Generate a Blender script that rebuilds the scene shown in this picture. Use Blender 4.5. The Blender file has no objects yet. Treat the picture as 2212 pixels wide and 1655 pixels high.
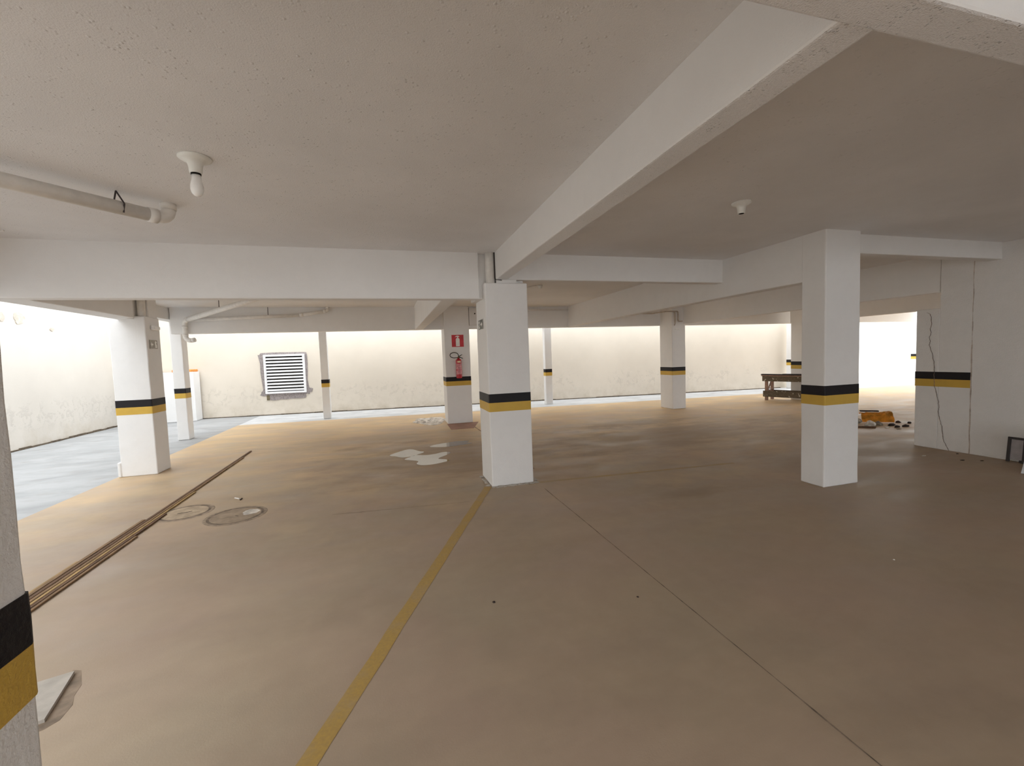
import bpy, bmesh, math, random
from mathutils import Vector, Matrix, noise
random.seed(7)
S = bpy.context.scene
C = S.collection

# ------------------------------------------------------------------ camera
YAW, PITCH, ROLL, F_PX, EYE = 0.27691, -0.06126, -0.03559, 938.4, 1.5
cam_d = bpy.data.cameras.new('camera')
cam_d.sensor_fit = 'HORIZONTAL'
cam_d.sensor_width = 36.0
cam_d.lens = 36.0 * F_PX / 2212.0
cam_d.clip_start = 0.02
cam = bpy.data.objects.new('camera', cam_d)
C.objects.link(cam)
fwd = Vector((math.sin(YAW) * math.cos(PITCH), math.cos(YAW) * math.cos(PITCH), math.sin(PITCH)))
rt = Vector((math.cos(YAW), -math.sin(YAW), 0))
up = rt.cross(fwd)
r2 = math.cos(ROLL) * rt + math.sin(ROLL) * up
u2 = -math.sin(ROLL) * rt + math.cos(ROLL) * up
m = Matrix((r2, u2, -fwd)).transposed().to_4x4()
m.translation = Vector((0, 0, EYE))
cam.matrix_world = m
S.camera = cam

# ------------------------------------------------------------------ sky, exposure
w = bpy.data.worlds.new('sky')
S.world = w
w.use_nodes = True
bg = w.node_tree.nodes['Background']
bg.inputs['Color'].default_value = (0.93, 0.97, 1.0, 1)
bg.inputs['Strength'].default_value = 3.85
S.view_settings.view_transform = 'Standard'
S.view_settings.look = 'None'
S.view_settings.gamma = 1
S.view_settings.use_curve_mapping = False
S.view_settings.exposure = 0.0
S.cycles.max_bounces = 16
S.cycles.diffuse_bounces = 12


# ------------------------------------------------------------------ materials
class NT:
    def __init__(s, name):
        s.m = bpy.data.materials.new(name)
        s.m.use_nodes = True
        s.t = s.m.node_tree
        s.b = s.t.nodes['Principled BSDF']

    def n(s, typ, **kw):
        x = s.t.nodes.new(typ)
        for k, v in kw.items():
            setattr(x, k, v)
        return x

    def l(s, a, b):
        s.t.links.new(a, b)

    def pos(s, scale=(1, 1, 1), rot=0):
        g = s.n('ShaderNodeNewGeometry')
        mp = s.n('ShaderNodeMapping')
        mp.inputs['Scale'].default_value = scale
        mp.inputs['Rotation'].default_value = (0, 0, rot)
        s.l(g.outputs['Position'], mp.inputs['Vector'])
        return mp.outputs['Vector']

    def noise(s, vec, scale, detail=4, rough=.55, lo=.35, hi=.65, dist=0.0):
        t = s.n('ShaderNodeTexNoise')
        t.inputs['Scale'].default_value = scale
        t.inputs['Detail'].default_value = detail
        t.inputs['Roughness'].default_value = rough
        t.inputs['Distortion'].default_value = dist
        s.l(vec, t.inputs['Vector'])
        r = s.n('ShaderNodeMapRange')
        r.inputs[1].default_value = lo
        r.inputs[2].default_value = hi
        s.l(t.outputs['Fac'], r.inputs[0])
        return r.outputs[0], t.outputs['Fac']

    def mix(s, fac, a, b):
        x = s.n('ShaderNodeMix', data_type='RGBA')
        if isinstance(fac, (int, float)):
            x.inputs[0].default_value = fac
        else:
            s.l(fac, x.inputs[0])
        for i, c in ((6, a), (7, b)):
            if isinstance(c, tuple):
                x.inputs[i].default_value = (*c, 1)
            else:
                s.l(c, x.inputs[i])
        return x.outputs[2]

    def math(s, op, a, b=0.0):
        x = s.n('ShaderNodeMath', operation=op)
        for i, c in enumerate((a, b)):
            if isinstance(c, (int, float)):
                x.inputs[i].default_value = c
            else:
                s.l(c, x.inputs[i])
        return x.outputs[0]

    def bump(s, h, strength, dist=.01):
        x = s.n('ShaderNodeBump')
        x.inputs['Strength'].default_value = strength
        x.inputs['Distance'].default_value = dist
        s.l(h, x.inputs['Height'])
        s.l(x.outputs['Normal'], s.b.inputs['Normal'])

    def col(s, c):
        if isinstance(c, tuple):
            s.b.inputs['Base Color'].default_value = (*c, 1)
        else:
            s.l(c, s.b.inputs['Base Color'])

    def set(s, rough=.6, spec=.3, metal=0):
        s.b.inputs['Roughness'].default_value = rough
        s.b.inputs['Specular IOR Level'].default_value = spec
        s.b.inputs['Metallic'].default_value = metal


def simple(name, c, rough=.6, spec=.3, metal=0, var=.12, vs=14, bump=0):
    k = NT(name)
    v = k.pos()
    f, raw = k.noise(v, vs, 5)
    k.col(k.mix(f, tuple(x * (1 - var) for x in c), tuple(min(1, x * (1 + var)) for x in c)))
    k.set(rough, spec, metal)
    if bump:
        k.bump(raw, bump, .005)
    return k.m


def plaster(name, c, dirt=.06, grain=.5, scale=160.0, gdist=.004, rough=.75, spec=.2):
    k = NT(name)
    v = k.pos()
    f, _ = k.noise(v, 1.7, 5, .6)
    f2, _ = k.noise(v, 9, 4, .6, .45, .75)
    c2 = tuple(x * (1 - dirt) for x in c)
    c3 = tuple(x * (1 - dirt * 1.6) for x in c)
    a = k.mix(f, c, c2)
    k.col(k.mix(k.math('MULTIPLY', f2, .5), a, c3))
    k.set(rough, spec)
    _, g1 = k.noise(v, scale, 3, .6)
    _, g2 = k.noise(v, scale * .22, 3, .5)
    k.bump(k.math('ADD', k.math('MULTIPLY', g1, 1.0), k.math('MULTIPLY', g2, .6)), grain, gdist)
    return k.m


def speckle_plaster(name, c, rough=.6, spec=.4, strength=.9, vscale=42, flecks=False):
    """sprayed plaster with scattered little crumbs"""
    k = NT(name)
    v = k.pos()
    f, _ = k.noise(v, 1.2, 4, .6)
    k.col(k.mix(f, c, tuple(x * .93 for x in c)))
    k.set(rough, spec)
    vo = k.n('ShaderNodeTexVoronoi')
    vo.inputs['Scale'].default_value = vscale
    k.l(v, vo.inputs['Vector'])
    r = k.n('ShaderNodeMapRange')
    r.inputs[1].default_value = .05
    r.inputs[2].default_value = .32
    r.inputs[3].default_value = 1
    r.inputs[4].default_value = 0
    k.l(vo.outputs['Distance'], r.inputs[0])
    msk, _ = k.noise(v, 17, 2, .5, .5, .62)
    _, g = k.noise(v, 190, 2, .5)
    if flecks:
        fm = k.math('MULTIPLY', r.outputs[0], msk)
        g2, _ = k.noise(v, 240, 2, .5, .40, .66)
        dk = k.mix(k.math('MULTIPLY', g2, .35), k.b.inputs['Base Color'].links[0].from_socket, tuple(x * .72 for x in c))
        k.col(k.mix(fm, dk, (.97, .97, .96)))
    h = k.math('ADD', k.math('MULTIPLY', r.outputs[0], msk), k.math('MULTIPLY', g, .6))
    k.bump(h, strength, .005)
    return k.m


M = {}
M['paint'] = plaster('white_paint_plaster', (.80, .795, .79), .035, .35, 150, .003)
M['paint_rough'] = plaster('coarse_white_plaster', (.80, .795, .79), .05, .75, 85, .006)
M['ceiling'] = speckle_plaster('sprayed_ceiling_plaster', (.80, .795, .80), .7, .25, .7)
M['soffit'] = speckle_plaster('glittering_beam_plaster', (.82, .815, .82), .45, .5, 1.2, 90, True)
M['black'] = plaster('black_band_paint', (.012, .010, .012), .1, .35, 150, .003, .55, .25)
M['yellow'] = plaster('yellow_band_paint', (.62, .40, .07), .1, .3, 150, .003, .55, .3)
M['black_rough'] = plaster('coarse_black_paint', (.012, .010, .012), .1, .75, 85, .006, .6, .25)
M['yellow_rough'] = plaster('coarse_yellow_paint', (.60, .385, .07), .1, .7, 85, .006, .6, .3)
M['pvc'] = simple('white_pipe_plastic', (.76, .74, .71), .4, .4, var=.06)
M['conduit'] = simple('grimy_conduit', (.48, .42, .36), .5, .3, var=.15)
M['wire'] = simple('dark_cable', (.05, .04, .04), .5)
M['lampwhite'] = simple('white_ceramic', (.82, .83, .80), .3, .5, var=.03)
M['bulb'] = simple('frosted_bulb', (.88, .88, .87), .25, .5, var=.02)
M['dark'] = simple('dark_void', (.02, .018, .016), .9, .1)
M['red'] = simple('red_sign_print', (.52, .035, .045), .45, .3, var=.15, vs=6)
M['white'] = simple('white_print', (.82, .81, .78), .5, .3, var=.05)
M['signdark'] = simple('dark_sign_print', (.035, .04, .035), .4, .4)
M['signgrey'] = simple('faded_grey_print', (.34, .32, .28), .5, .3)
M['extred'] = simple('red_enamel', (.42, .02, .035), .22, .55, var=.08)
M['extlabel'] = simple('faded_red_label', (.55, .20, .22), .35, .4, var=.35, vs=40)
M['cream'] = simple('cream_sticker', (.80, .62, .40), .4)
M['brass'] = simple('brass', (.45, .30, .10), .35, .5, .8)
M['rubber'] = simple('black_rubber', (.02, .017, .013), .55, .3)
M['mortar'] = simple('raw_cement_mortar', (.30, .265, .26), .9, .1, var=.25, vs=30, bump=.6)
M['vent'] = simple('white_aluminium', (.86, .86, .88), .35, .4, var=.03)
M['orange'] = simple('orange_clay_tile', (.75, .30, .08), .7, .2, var=.2)
M['iron'] = simple('weathered_iron_cover', (.31, .24, .175), .75, .25, var=.28, vs=18, bump=.3)
M['groove'] = simple('dirty_joint', (.12, .095, .07), .9, .1, var=.3)
M['seam'] = simple('floor_joint_dirt', (.20, .155, .12), .9, .1, var=.4)
M['chalk'] = simple('dried_mortar_spill', (.66, .61, .55), .9, .1, var=.3, vs=10, bump=.4)
M['board'] = simple('pale_concrete', (.43, .39, .345), .9, .1, var=.1, bump=.3)
M['redfloor'] = simple('worn_red_floor_paint', (.34, .19, .14), .7, .25, var=.14, vs=5)
M['kraft'] = simple('ochre_paper_sack', (.74, .40, .07), .7, .2, var=.3, vs=8, bump=.2)
M['rubgrey'] = simple('grey_rubble', (.30, .27, .22), .9, .1, var=.4)
M['rubwhite'] = simple('pale_rubble', (.62, .60, .54), .9, .1, var=.2)
M['rubdark'] = simple('dark_rubble', (.05, .035, .03), .9, .1, var=.4)
M['panel'] = simple('grey_sheet', (.42, .40, .42), .5, .3, var=.1)
M['frame_dark'] = simple('dark_bronze_frame', (.03, .022, .022), .4, .4)
M['pale_sheet'] = simple('pale_grey_board', (.55, .56, .58), .5, .3, var=.06)


def wood(name, c, splat=False):
    k = NT(name)
    v = k.pos((30, 3, 30))
    f, raw = k.noise(v, 2.0, 5, .6, .3, .7)
    col = k.mix(f, tuple(x * .55 for x in c), tuple(min(1, x * 1.3) for x in c))
    if splat:
        v2 = k.pos()
        s, _ = k.noise(v2, 13, 4, .65, .62, .65)
        col = k.mix(s, col, (.62, .60, .52))
    k.col(col)
    k.set(.75, .2)
    k.bump(raw, .3, .003)
    return k.m


M['lath'] = wood('weathered_lath', (.25, .155, .085))
M['lath2'] = wood('dark_lath', (.15, .085, .05))
M['lath3'] = wood('ochre_lath', (.38, .25, .11))
M['benchwood'] = wood('bare_bench_wood', (.34, .22, .17))
M['benchpaint'] = wood('paint_spattered_wood', (.15, .12, .085), True)
M['darkplank'] = wood('dark_plank', (.035, .028, .026))


def floor_mat():
    k = NT('stained_beige_concrete')
    v = k.pos()
    vs = k.pos((.55, 1.25, 1), .25)
    a, _ = k.noise(vs, .55, 6, .62, .36, .66, .6)
    b, _ = k.noise(vs, 1.9, 6, .6, .42, .70, .4)
    c, _ = k.noise(v, 7, 5, .6, .4, .75)
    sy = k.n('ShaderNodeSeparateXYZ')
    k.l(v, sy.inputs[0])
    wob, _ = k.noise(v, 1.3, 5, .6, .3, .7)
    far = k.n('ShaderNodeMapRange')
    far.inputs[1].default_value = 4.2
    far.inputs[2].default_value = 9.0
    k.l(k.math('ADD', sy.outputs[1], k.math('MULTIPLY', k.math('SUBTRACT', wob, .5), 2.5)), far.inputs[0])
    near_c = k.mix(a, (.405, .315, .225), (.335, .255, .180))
    far_c = k.mix(a, (.74, .535, .295), (.60, .42, .225))  # far screed more golden, warm bounce from the rear wall painted in too
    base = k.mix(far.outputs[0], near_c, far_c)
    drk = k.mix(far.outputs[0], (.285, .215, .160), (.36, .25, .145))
    base = k.mix(k.math('MULTIPLY', b, .55), base, drk)
    base = k.mix(k.math('MULTIPLY', c, .16), base, (.52, .41, .30))
    # pinkish and greenish tints of the worn screed
    t, _ = k.noise(v, .8, 3, .5, .42, .62)
    base = k.mix(k.math('MULTIPLY', t, .28), base, (.42, .295, .24))
    t2, _ = k.noise(k.pos((1, 1, 1), 1.1), 1.1, 4, .55, .48, .68)
    base = k.mix(k.math('MULTIPLY', t2, .22), base, (.36, .32, .235))
    # damp area round the puddles and the sheltered middle bay
    for cx, cy, rx, ry, amt in ((.75, 6.7, 2.0, 1.5, .6), (4.6, 8.1, 1.9, .5, .6), (4.6, 6.6, 3.0, 1.2, .55), (3.0, 3.82, .42, .16, .5), (9.0, 7.0, 2.4, .5, .4), (-.6, 8.6, 2.2, .7, .3), (6.5, 4.6, 2.0, .6, .4)):
        sep = k.n('ShaderNodeSeparateXYZ')
        k.l(v, sep.inputs[0])
        dx = k.math('DIVIDE', k.math('SUBTRACT', sep.outputs[0], cx), rx)
        dy = k.math('DIVIDE', k.math('SUBTRACT', sep.outputs[1], cy), ry)
        d = k.math('SQRT', k.math('ADD', k.math('MULTIPLY', dx, dx), k.math('MULTIPLY', dy, dy)))
        nz, _ = k.noise(vs, 2.6, 5, .65, .3, .7)
        d2 = k.math('ADD', d, k.math('MULTIPLY', k.math('SUBTRACT', nz, .5), .9))
        r = k.n('ShaderNodeMapRange')
        r.inputs[1].default_value = .4
        r.inputs[2].default_value = 1.1
        r.inputs[3].default_value = amt
        r.inputs[4].default_value = 0
        k.l(d2, r.inputs[0])
        base = k.mix(r.outputs[0], base, (.26, .185, .125))
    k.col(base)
    k.set(.5, .35)
    ro = k.n('ShaderNodeMapRange')
    ro.inputs[3].default_value = .62
    ro.inputs[4].default_value = .4
    k.l(b, ro.inputs[0])
    k.l(ro.outputs[0], k.b.inputs['Roughness'])
    _, g = k.noise(v, 130, 3, .6)
    k.bump(g, .25, .002)
    return k.m


def alley_mat(name='bare_grey_alley_concrete', s_=1.0):
    k = NT(name)
    v = k.pos((1, 1.8, 1))
    a, _ = k.noise(v, 1.1, 6, .65, .38, .68, .5)
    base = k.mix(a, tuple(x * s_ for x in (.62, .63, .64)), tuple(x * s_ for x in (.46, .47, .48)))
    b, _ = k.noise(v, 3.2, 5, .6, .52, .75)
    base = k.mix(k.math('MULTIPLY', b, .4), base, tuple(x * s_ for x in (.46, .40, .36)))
    k.col(base)
    k.set(.7, .25)
    _, g = k.noise(k.pos(), 90, 3, .6)
    k.bump(g, .3, .003)
    return k.m


def wall_mat(name, c):
    """cream render with damp and flaking paint towards the foot"""
    k = NT(name)
    v = k.pos()
    a, _ = k.noise(v, .7, 5, .6)
    base = k.mix(a, c, tuple(x * .93 for x in c))
    sep = k.n('ShaderNodeSeparateXYZ')
    k.l(v, sep.inputs[0])
    lowr = k.n('ShaderNodeMapRange')
    lowr.inputs[1].default_value = .0
    lowr.inputs[2].default_value = .45
    lowr.inputs[3].default_value = 1
    lowr.inputs[4].default_value = 0
    k.l(sep.outputs[2], lowr.inputs[0])
    d, _ = k.noise(v, 3.0, 6, .7, .42, .7)
    base = k.mix(k.math('MULTIPLY', k.math('MULTIPLY', d, lowr.outputs[0]), .55), base, (.44, .37, .27))
    # flaking blisters: a band between .35 and .9 m
    z = k.math('SUBTRACT', sep.outputs[2], .6)
    band = k.n('ShaderNodeMapRange')
    band.inputs[1].default_value = .12
    band.inputs[2].default_value = .38
    band.inputs[3].default_value = 1
    band.inputs[4].default_value = 0
    k.l(k.math('ABSOLUTE', z), band.inputs[0])
    fl, _ = k.noise(v, 6.5, 6, .68, .53, .57, .8)
    big, _ = k.noise(v, .75, 2, .5, .42, .52)
    flake = k.math('MULTIPLY', k.math('MULTIPLY', fl, band.outputs[0]), big)
    base = k.mix(k.math('MULTIPLY', flake, .42), base, tuple(x * .78 for x in c))
    k.col(base)
    k.set(.85, .15)
    _, g = k.noise(v, 60, 3, .6)
    k.bump(k.math('ADD', k.math('MULTIPLY', g, .4), k.math('MULTIPLY', flake, 2.0)), .4, .006)
    return k.m


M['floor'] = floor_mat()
M['alley'] = alley_mat()
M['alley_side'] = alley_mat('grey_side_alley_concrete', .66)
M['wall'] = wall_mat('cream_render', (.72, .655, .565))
M['glare_wall'] = wall_mat('glare_white_render', (.88, .87, .82))  # strong daylight on the far-right stretch painted in as a whiter colour
M['wall_left'] = wall_mat('pale_cream_render', (.66, .62, .565))


def faded_yellow(name, lo, hi, edge=.0):
    k = NT(name)
    v = k.pos()
    f, _ = k.noise(v, 5, 6, .65, lo, hi)
    f2, _ = k.noise(v, 60, 3, .6, .3, .7)
    a = k.mix(f2, (.44, .285, .075), (.36, .235, .08))
    k.col(k.mix(f, a, (.36, .27, .17)))
    k.set(.55, .3)
    return k.m


M['line'] = faded_yellow('worn_yellow_line', .48, .85)
M['line_faint'] = faded_yellow('nearly_gone_yellow_line', .22, .62)


def water_mat():
    k = NT('standing_water')
    k.col((.13, .10, .07))
    k.set(.02, .5)
    k.b.inputs['IOR'].default_value = 1.95
    return k.m


M['water'] = water_mat()


# ------------------------------------------------------------------ mesh helpers
def obj(name, bm, mat, parent=None, loc=None, smooth=False):
    """bm holds world coordinates; the object's origin is put at loc (its base centre by default)"""
    bmesh.ops.recalc_face_normals(bm, faces=bm.faces)
    me = bpy.data.meshes.new(name)
    xs = [v.co for v in bm.verts]
    if loc is None:
        mn = Vector((min(c.x for c in xs), min(c.y for c in xs), min(c.z for c in xs)))
        mx = Vector((max(c.x for c in xs), max(c.y for c in xs), max(c.z for c in xs)))
        loc = Vector(((mn.x + mx.x) / 2, (mn.y + mx.y) / 2, mn.z))
    loc = Vector(loc)
    base = loc
    bmesh.ops.translate(bm, verts=bm.verts, vec=-base)
    bm.to_mesh(me)
    bm.free()
    if smooth:
        for p in me.polygons:
            p.use_smooth = True
    me.materials.append(mat)
    o = bpy.data.objects.new(name, me)
    C.objects.link(o)
    o.location = base
    if parent:
        o.parent = parent
        pw = parent_world(parent)
        o.location = base - pw
    return o


def parent_world(p):
    v = Vector((0, 0, 0))
    while p:
        v += p.location
        p = p.parent
    return v


def tag(o, label=None, cat=None, group=None, kind=None):
    if label: o['label'] = label
    if cat: o['category'] = cat
    if group: o['group'] = group
    if kind: o['kind'] = kind
    return o


def thing(name, label, cat, loc, group=None, kind=None):
    o = bpy.data.objects.new(name, None)
    C.objects.link(o)
    o.location = loc
    o.empty_display_size = .1
    return tag(o, label, cat, group, kind)


def bx(bm, x0, x1, y0, y1, z0, z1, bev=0.0, seg=1):
    t = bmesh.new()
    vs = [t.verts.new((x, y, z)) for z in (z0, z1) for y in (y0, y1) for x in (x0, x1)]
    for f in ((0, 2, 3, 1), (4, 5, 7, 6), (0, 1, 5, 4), (2, 6, 7, 3), (0, 4, 6, 2), (1, 3, 7, 5)):
        t.faces.new([vs[i] for i in f])
    if bev:
        bmesh.ops.bevel(t, geom=list(t.edges), offset=bev, segments=seg, profile=.5, affect='EDGES')
    join(bm, t)
    return bm


def join(bm, t, mat=None):
    if mat is not None:
        bmesh.ops.transform(t, matrix=mat, verts=t.verts)
    me = bpy.data.meshes.new('tmp')
    t.to_mesh(me)
    t.free()
    bm.from_mesh(me)
    bpy.data.meshes.remove(me)


def box(name, x0, x1, y0, y1, z0, z1, mat, parent=None, bev=.008, loc=None):
    return obj(name, bx(bmesh.new(), x0, x1, y0, y1, z0, z1, bev), mat, parent, loc)


def wobbly_box(x0, x1, y0, y1, z0, z1, amp=.004, step=.12, bev=.012, seed=0, vert=False):
    """a plastered prism: bevelled edges that wander a few millimetres"""
    bm = bmesh.new()
    if vert:
        bx(bm, x0, x1, y0, y1, z0, z1)
        ed = [e_ for e_ in bm.edges if abs(e_.verts[0].co.z - e_.verts[1].co.z) > .01]
        bmesh.ops.bevel(bm, geom=ed, offset=bev, segments=2, profile=.5, affect='EDGES')
    else:
        bx(bm, x0, x1, y0, y1, z0, z1, bev, 2)
    for ax, a, b in ((0, x0, x1), (1, y0, y1), (2, z0, z1)):
        n = int((b - a) / step)
        for i in range(1, n):
            co = [0, 0, 0]
            no = [0, 0, 0]
            co[ax] = a + (b - a) * i / n
            no[ax] = 1
            bmesh.ops.bisect_plane(bm, geom=list(bm.verts) + list(bm.edges) + list(bm.faces), plane_co=co, plane_no=no)
    for v in bm.verts:
        p = v.co * 6 + Vector((seed * 7.3, seed, 0))
        n1 = noise.noise_vector(p)
        v.co += Vector((n1.x, n1.y, 0)) * amp
    return bm


def tube(bm, pts, r, seg=12, caps=True):
    pts = [Vector(p) for p in pts]
    rings = []
    prev = None
    for i, p in enumerate(pts):
        if i == 0: d = pts[1] - p
        elif i == len(pts) - 1: d = p - pts[i - 1]
        else: d = (pts[i + 1] - p).normalized() + (p - pts[i - 1]).normalized()
        d.normalize()
        if prev is None:
            a = Vector((0, 0, 1)) if abs(d.z) < .9 else Vector((1, 0, 0))
            n = d.cross(a).normalized()
        else:
            n = (prev - d * prev.dot(d)).normalized()
        prev = n
        b = d.cross(n)
        rr = r[i] if isinstance(r, (list, tuple)) else r
        rings.append([bm.verts.new(p + (n * math.cos(t) + b * math.sin(t)) * rr) for t in [2 * math.pi * k / seg for k in range(seg)]])
    for A, B in zip(rings, rings[1:]):
        for k in range(seg):
            bm.faces.new((A[k], A[(k + 1) % seg], B[(k + 1) % seg], B[k]))
    if caps:
        bm.faces.new(rings[0])
        bm.faces.new(rings[-1])
    return bm


def arc(p0, p1, p2, n=6):
    """quadratic bend through three control points"""
    p0, p1, p2 = Vector(p0), Vector(p1), Vector(p2)
    return [(1 - t) ** 2 * p0 + 2 * t * (1 - t) * p1 + t * t * p2 for t in [i / n for i in range(n + 1)]]


def lathe(bm, c, prof, seg=24, axis=Vector((0, 0, 1))):
    c = Vector(c)
    rings = []
    for r, z in prof:
        rings.append([bm.verts.new(c + Vector((r * math.cos(2 * math.pi * k / seg), r * math.sin(2 * math.pi * k / seg), z))) for k in range(seg)])
    for A, B in zip(rings, rings[1:]):
        for k in range(seg):
            bm.faces.new((A[k], A[(k + 1) % seg], B[(k + 1) % seg], B[k]))
    bm.faces.new(rings[0])
    bm.faces.new(rings[-1])
    return bm


def prism(bm, poly, z0, z1):
    a = [bm.verts.new((x, y, z0)) for x, y in poly]
    b = [bm.verts.new((x, y, z1)) for x, y in poly]
    n = len(poly)
    bm.faces.new(a)
    bm.faces.new(b)
    for i in range(n):
        bm.faces.new((a[i], a[(i + 1) % n], b[(i + 1) % n], b[i]))
    return bm


def plate(bm, poly, origin, ux, uy, t):
    """flat polygon (2-D in ux, uy from origin) with thickness t along ux x uy"""
    o, ux, uy = Vector(origin), Vector(ux), Vector(uy)
    nrm = ux.cross(uy).normalized()
    a = [bm.verts.new(o + ux * x + uy * y) for x, y in poly]
    b = [bm.verts.new(o + ux * x + uy * y + nrm * t) for x, y in poly]
    n = len(poly)
    bm.faces.new(a)
    bm.faces.new(b)
    for i in range(n):
        bm.faces.new((a[i], a[(i + 1) % n], b[(i + 1) % n], b[i]))
    return bm


def blob_poly(cx, cy, rx, ry, n=28, amp=.2, seed=0, rot=0):
    out = []
    for i in range(n):
        t = 2 * math.pi * i / n
        k = 1 + amp * noise.noise(Vector((math.cos(t) * 1.6 + seed, math.sin(t) * 1.6, seed * 1.7)))
        x, y = rx * k * math.cos(t), ry * k * math.sin(t)
        out.append((cx + x * math.cos(rot) - y * math.sin(rot), cy + x * math.sin(rot) + y * math.cos(rot)))
    return out


ZC = 2.681            # slab soffit
ZT, ZB, ZL = 1.0768, .9752, .8718   # band edges


# ------------------------------------------------------------------ setting: floors, walls, slab
def alley_y(x):       # where the garage screed ends and the alley concrete begins
    return 12.15 - .075 * x


GX0, GX1, GY0 = -3.72, 30.0, -12.0
bm = prism(bmesh.new(), [(GX0, GY0), (GX1, GY0), (GX1, alley_y(GX1)), (16, alley_y(16)), (8, alley_y(8)), (0, alley_y(0)), (GX0, alley_y(GX0))], -.2, 0)
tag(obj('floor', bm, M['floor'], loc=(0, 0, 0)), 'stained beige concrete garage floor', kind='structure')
bm = prism(bmesh.new(), [(GX0, alley_y(GX0)), (0, alley_y(0)), (8, alley_y(8)), (16, alley_y(16)), (GX1, alley_y(GX1)), (GX1, 15.5), (GX0, 15.5)], -.2, -.004)
tag(obj('pavement', bm, M['alley'], loc=(0, 13, 0)), 'pale concrete strip along the rear boundary wall', kind='structure')
bm = prism(bmesh.new(), [(-30, GY0), (GX0, GY0), (GX0, 15.5), (-30, 15.5)], -.2, -.004)
tag(obj('pavement', bm, M['alley_side'], loc=(-5, 5, 0)), 'grey concrete alley on the open side of the garage', kind='structure')

# boundary walls
WA, WB = Vector((-5.3, 14.62, 0)), Vector((13.5, 12.60, 0))
wd = (WB - WA).normalized()
wn = Vector((wd.y, -wd.x, 0))           # faces the garage


def wall_pt(x):
    t = (x - WA.x) / wd.x
    return WA + wd * t


WTOP = 3.3
p0, p1 = wall_pt(-7.3), wall_pt(14.2)
bm = prism(bmesh.new(), [(p0.x, p0.y), (p1.x, p1.y), (p1.x, p1.y + .3), (p0.x, p0.y + .3)], -.2, WTOP)
tag(obj('wall_back', bm, M['wall'], loc=(0, 14, 0)), 'cream rendered boundary wall behind the garage', kind='structure')
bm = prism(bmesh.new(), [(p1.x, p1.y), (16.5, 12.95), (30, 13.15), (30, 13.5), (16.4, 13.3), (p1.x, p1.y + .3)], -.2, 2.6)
tag(obj('wall_side', bm, M['glare_wall'], loc=(20, 13, 0)), 'boundary wall in the opening beside the partition wall, glare put into its white colour', kind='structure')
bm = prism(bmesh.new(), [(-7.35, -6), (-7.045, -6), (-7.05, 15.1), (-7.35, 15.1)], -.2, WTOP + 1.1)  # unseen top raised to dim the side alley and pillar fronts
tag(obj('wall_left', bm, M['wall_left'], loc=(-7.1, 2, 0)), 'pale boundary wall across the open side of the garage', kind='structure')
tag(box('wall_front_added', -7.35, -1.25, -6.3, -6.0, -.2, 3.0, M['wall_left']), 'unseen wall added across the side alley behind the camera to cut light', kind='structure')  # out of view; added to dim the open-side pillar fronts
# thin dark joints at the foot of the boundary walls
bm = bmesh.new()
for i in range(44):
    xa = -6.9 + i * .47
    a, b = wall_pt(xa), wall_pt(xa + .47)
    h = .018 + .012 * random.random()
    q = [a + wn * .0, a + wn * (.012 + .01 * random.random()), b + wn * .012, b]
    prism(bm, [(v.x, v.y) for v in q], -.01, h)
tag(obj('baseboard_back', bm, M['groove'], loc=(0, 14, 0)), kind='structure')
bm = bmesh.new()
for i in range(30):
    ya = 6.6 + i * .28
    prism(bm, [(-7.05, ya), (-7.02 + .02 * random.random(), ya), (-7.02 + .02 * random.random(), ya + .28), (-7.05, ya + .28)], -.01, .02 + .02 * random.random())
tag(obj('baseboard_left', bm, M['groove'], loc=(-7, 6, 0)), kind='structure')

# slab: outline follows the building edge, cut back unseen by the near pillar for light; open strips over the alleys
YBK = -8.0
EDGE = [(-1.25, YBK), (-1.25, 1.25), (-2.4, 2.1), (-3.56, 2.1), (-3.56, 7.45), (-4.28, 7.45), (-4.28, 12.68), (14.2, 11.2), (14.2, 10.3), (16.6, 10.3), (16.6, YBK)]
bm = prism(bmesh.new(), EDGE, ZC, ZC + .2)
tag(obj('ceiling', bm, M['ceiling'], loc=(0, 0, ZC)), 'white sprayed-plaster ceiling slab', kind='structure')

# partition wall beside the camera's far corner
WX = 7.313
t_ = obj('wall_right', wobbly_box(WX, WX + .16, YBK, 4.15, 0, ZC, .003, .3, .006, 3), M['paint_rough'])
tag(t_, 'white plastered partition wall with a long crack', kind='structure')
wall_right = t_
box('wall_stub', WX, WX + .16, 4.15, 4.425, 0, 1.95, M['paint_rough'], wall_right, .006)
box('black_band', WX - .003, WX + .163, 3.807, 4.428, ZB, ZT, M['black'], wall_right, .001)
box('yellow_band', WX - .003, WX + .163, 3.807, 4.428, ZL, ZB, M['yellow'], wall_right, .001)
# plaster joint
bm = bmesh.new()
pts = [(3.80 + .006 * noise.noise(Vector((0, z * 5, 2))), z) for z in [i * .06 for i in range(44)]]
for (ya, za), (yb, zb) in zip(pts, pts[1:]):
    wd_ = (.006 if za < 1.4 else .003) + .004 * noise.noise(Vector((3, za * 7, 0)))
    plate(bm, [(ya - wd_, za), (ya + wd_, za), (yb + wd_, zb), (yb - wd_, zb)], (WX + .001, 0, 0), (0, 1, 0), (0, 0, 1), -.003)
obj('plaster_joint', bm, simple('stained_joint', (.47, .41, .37), .9, .1, var=.25), wall_right)
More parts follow.
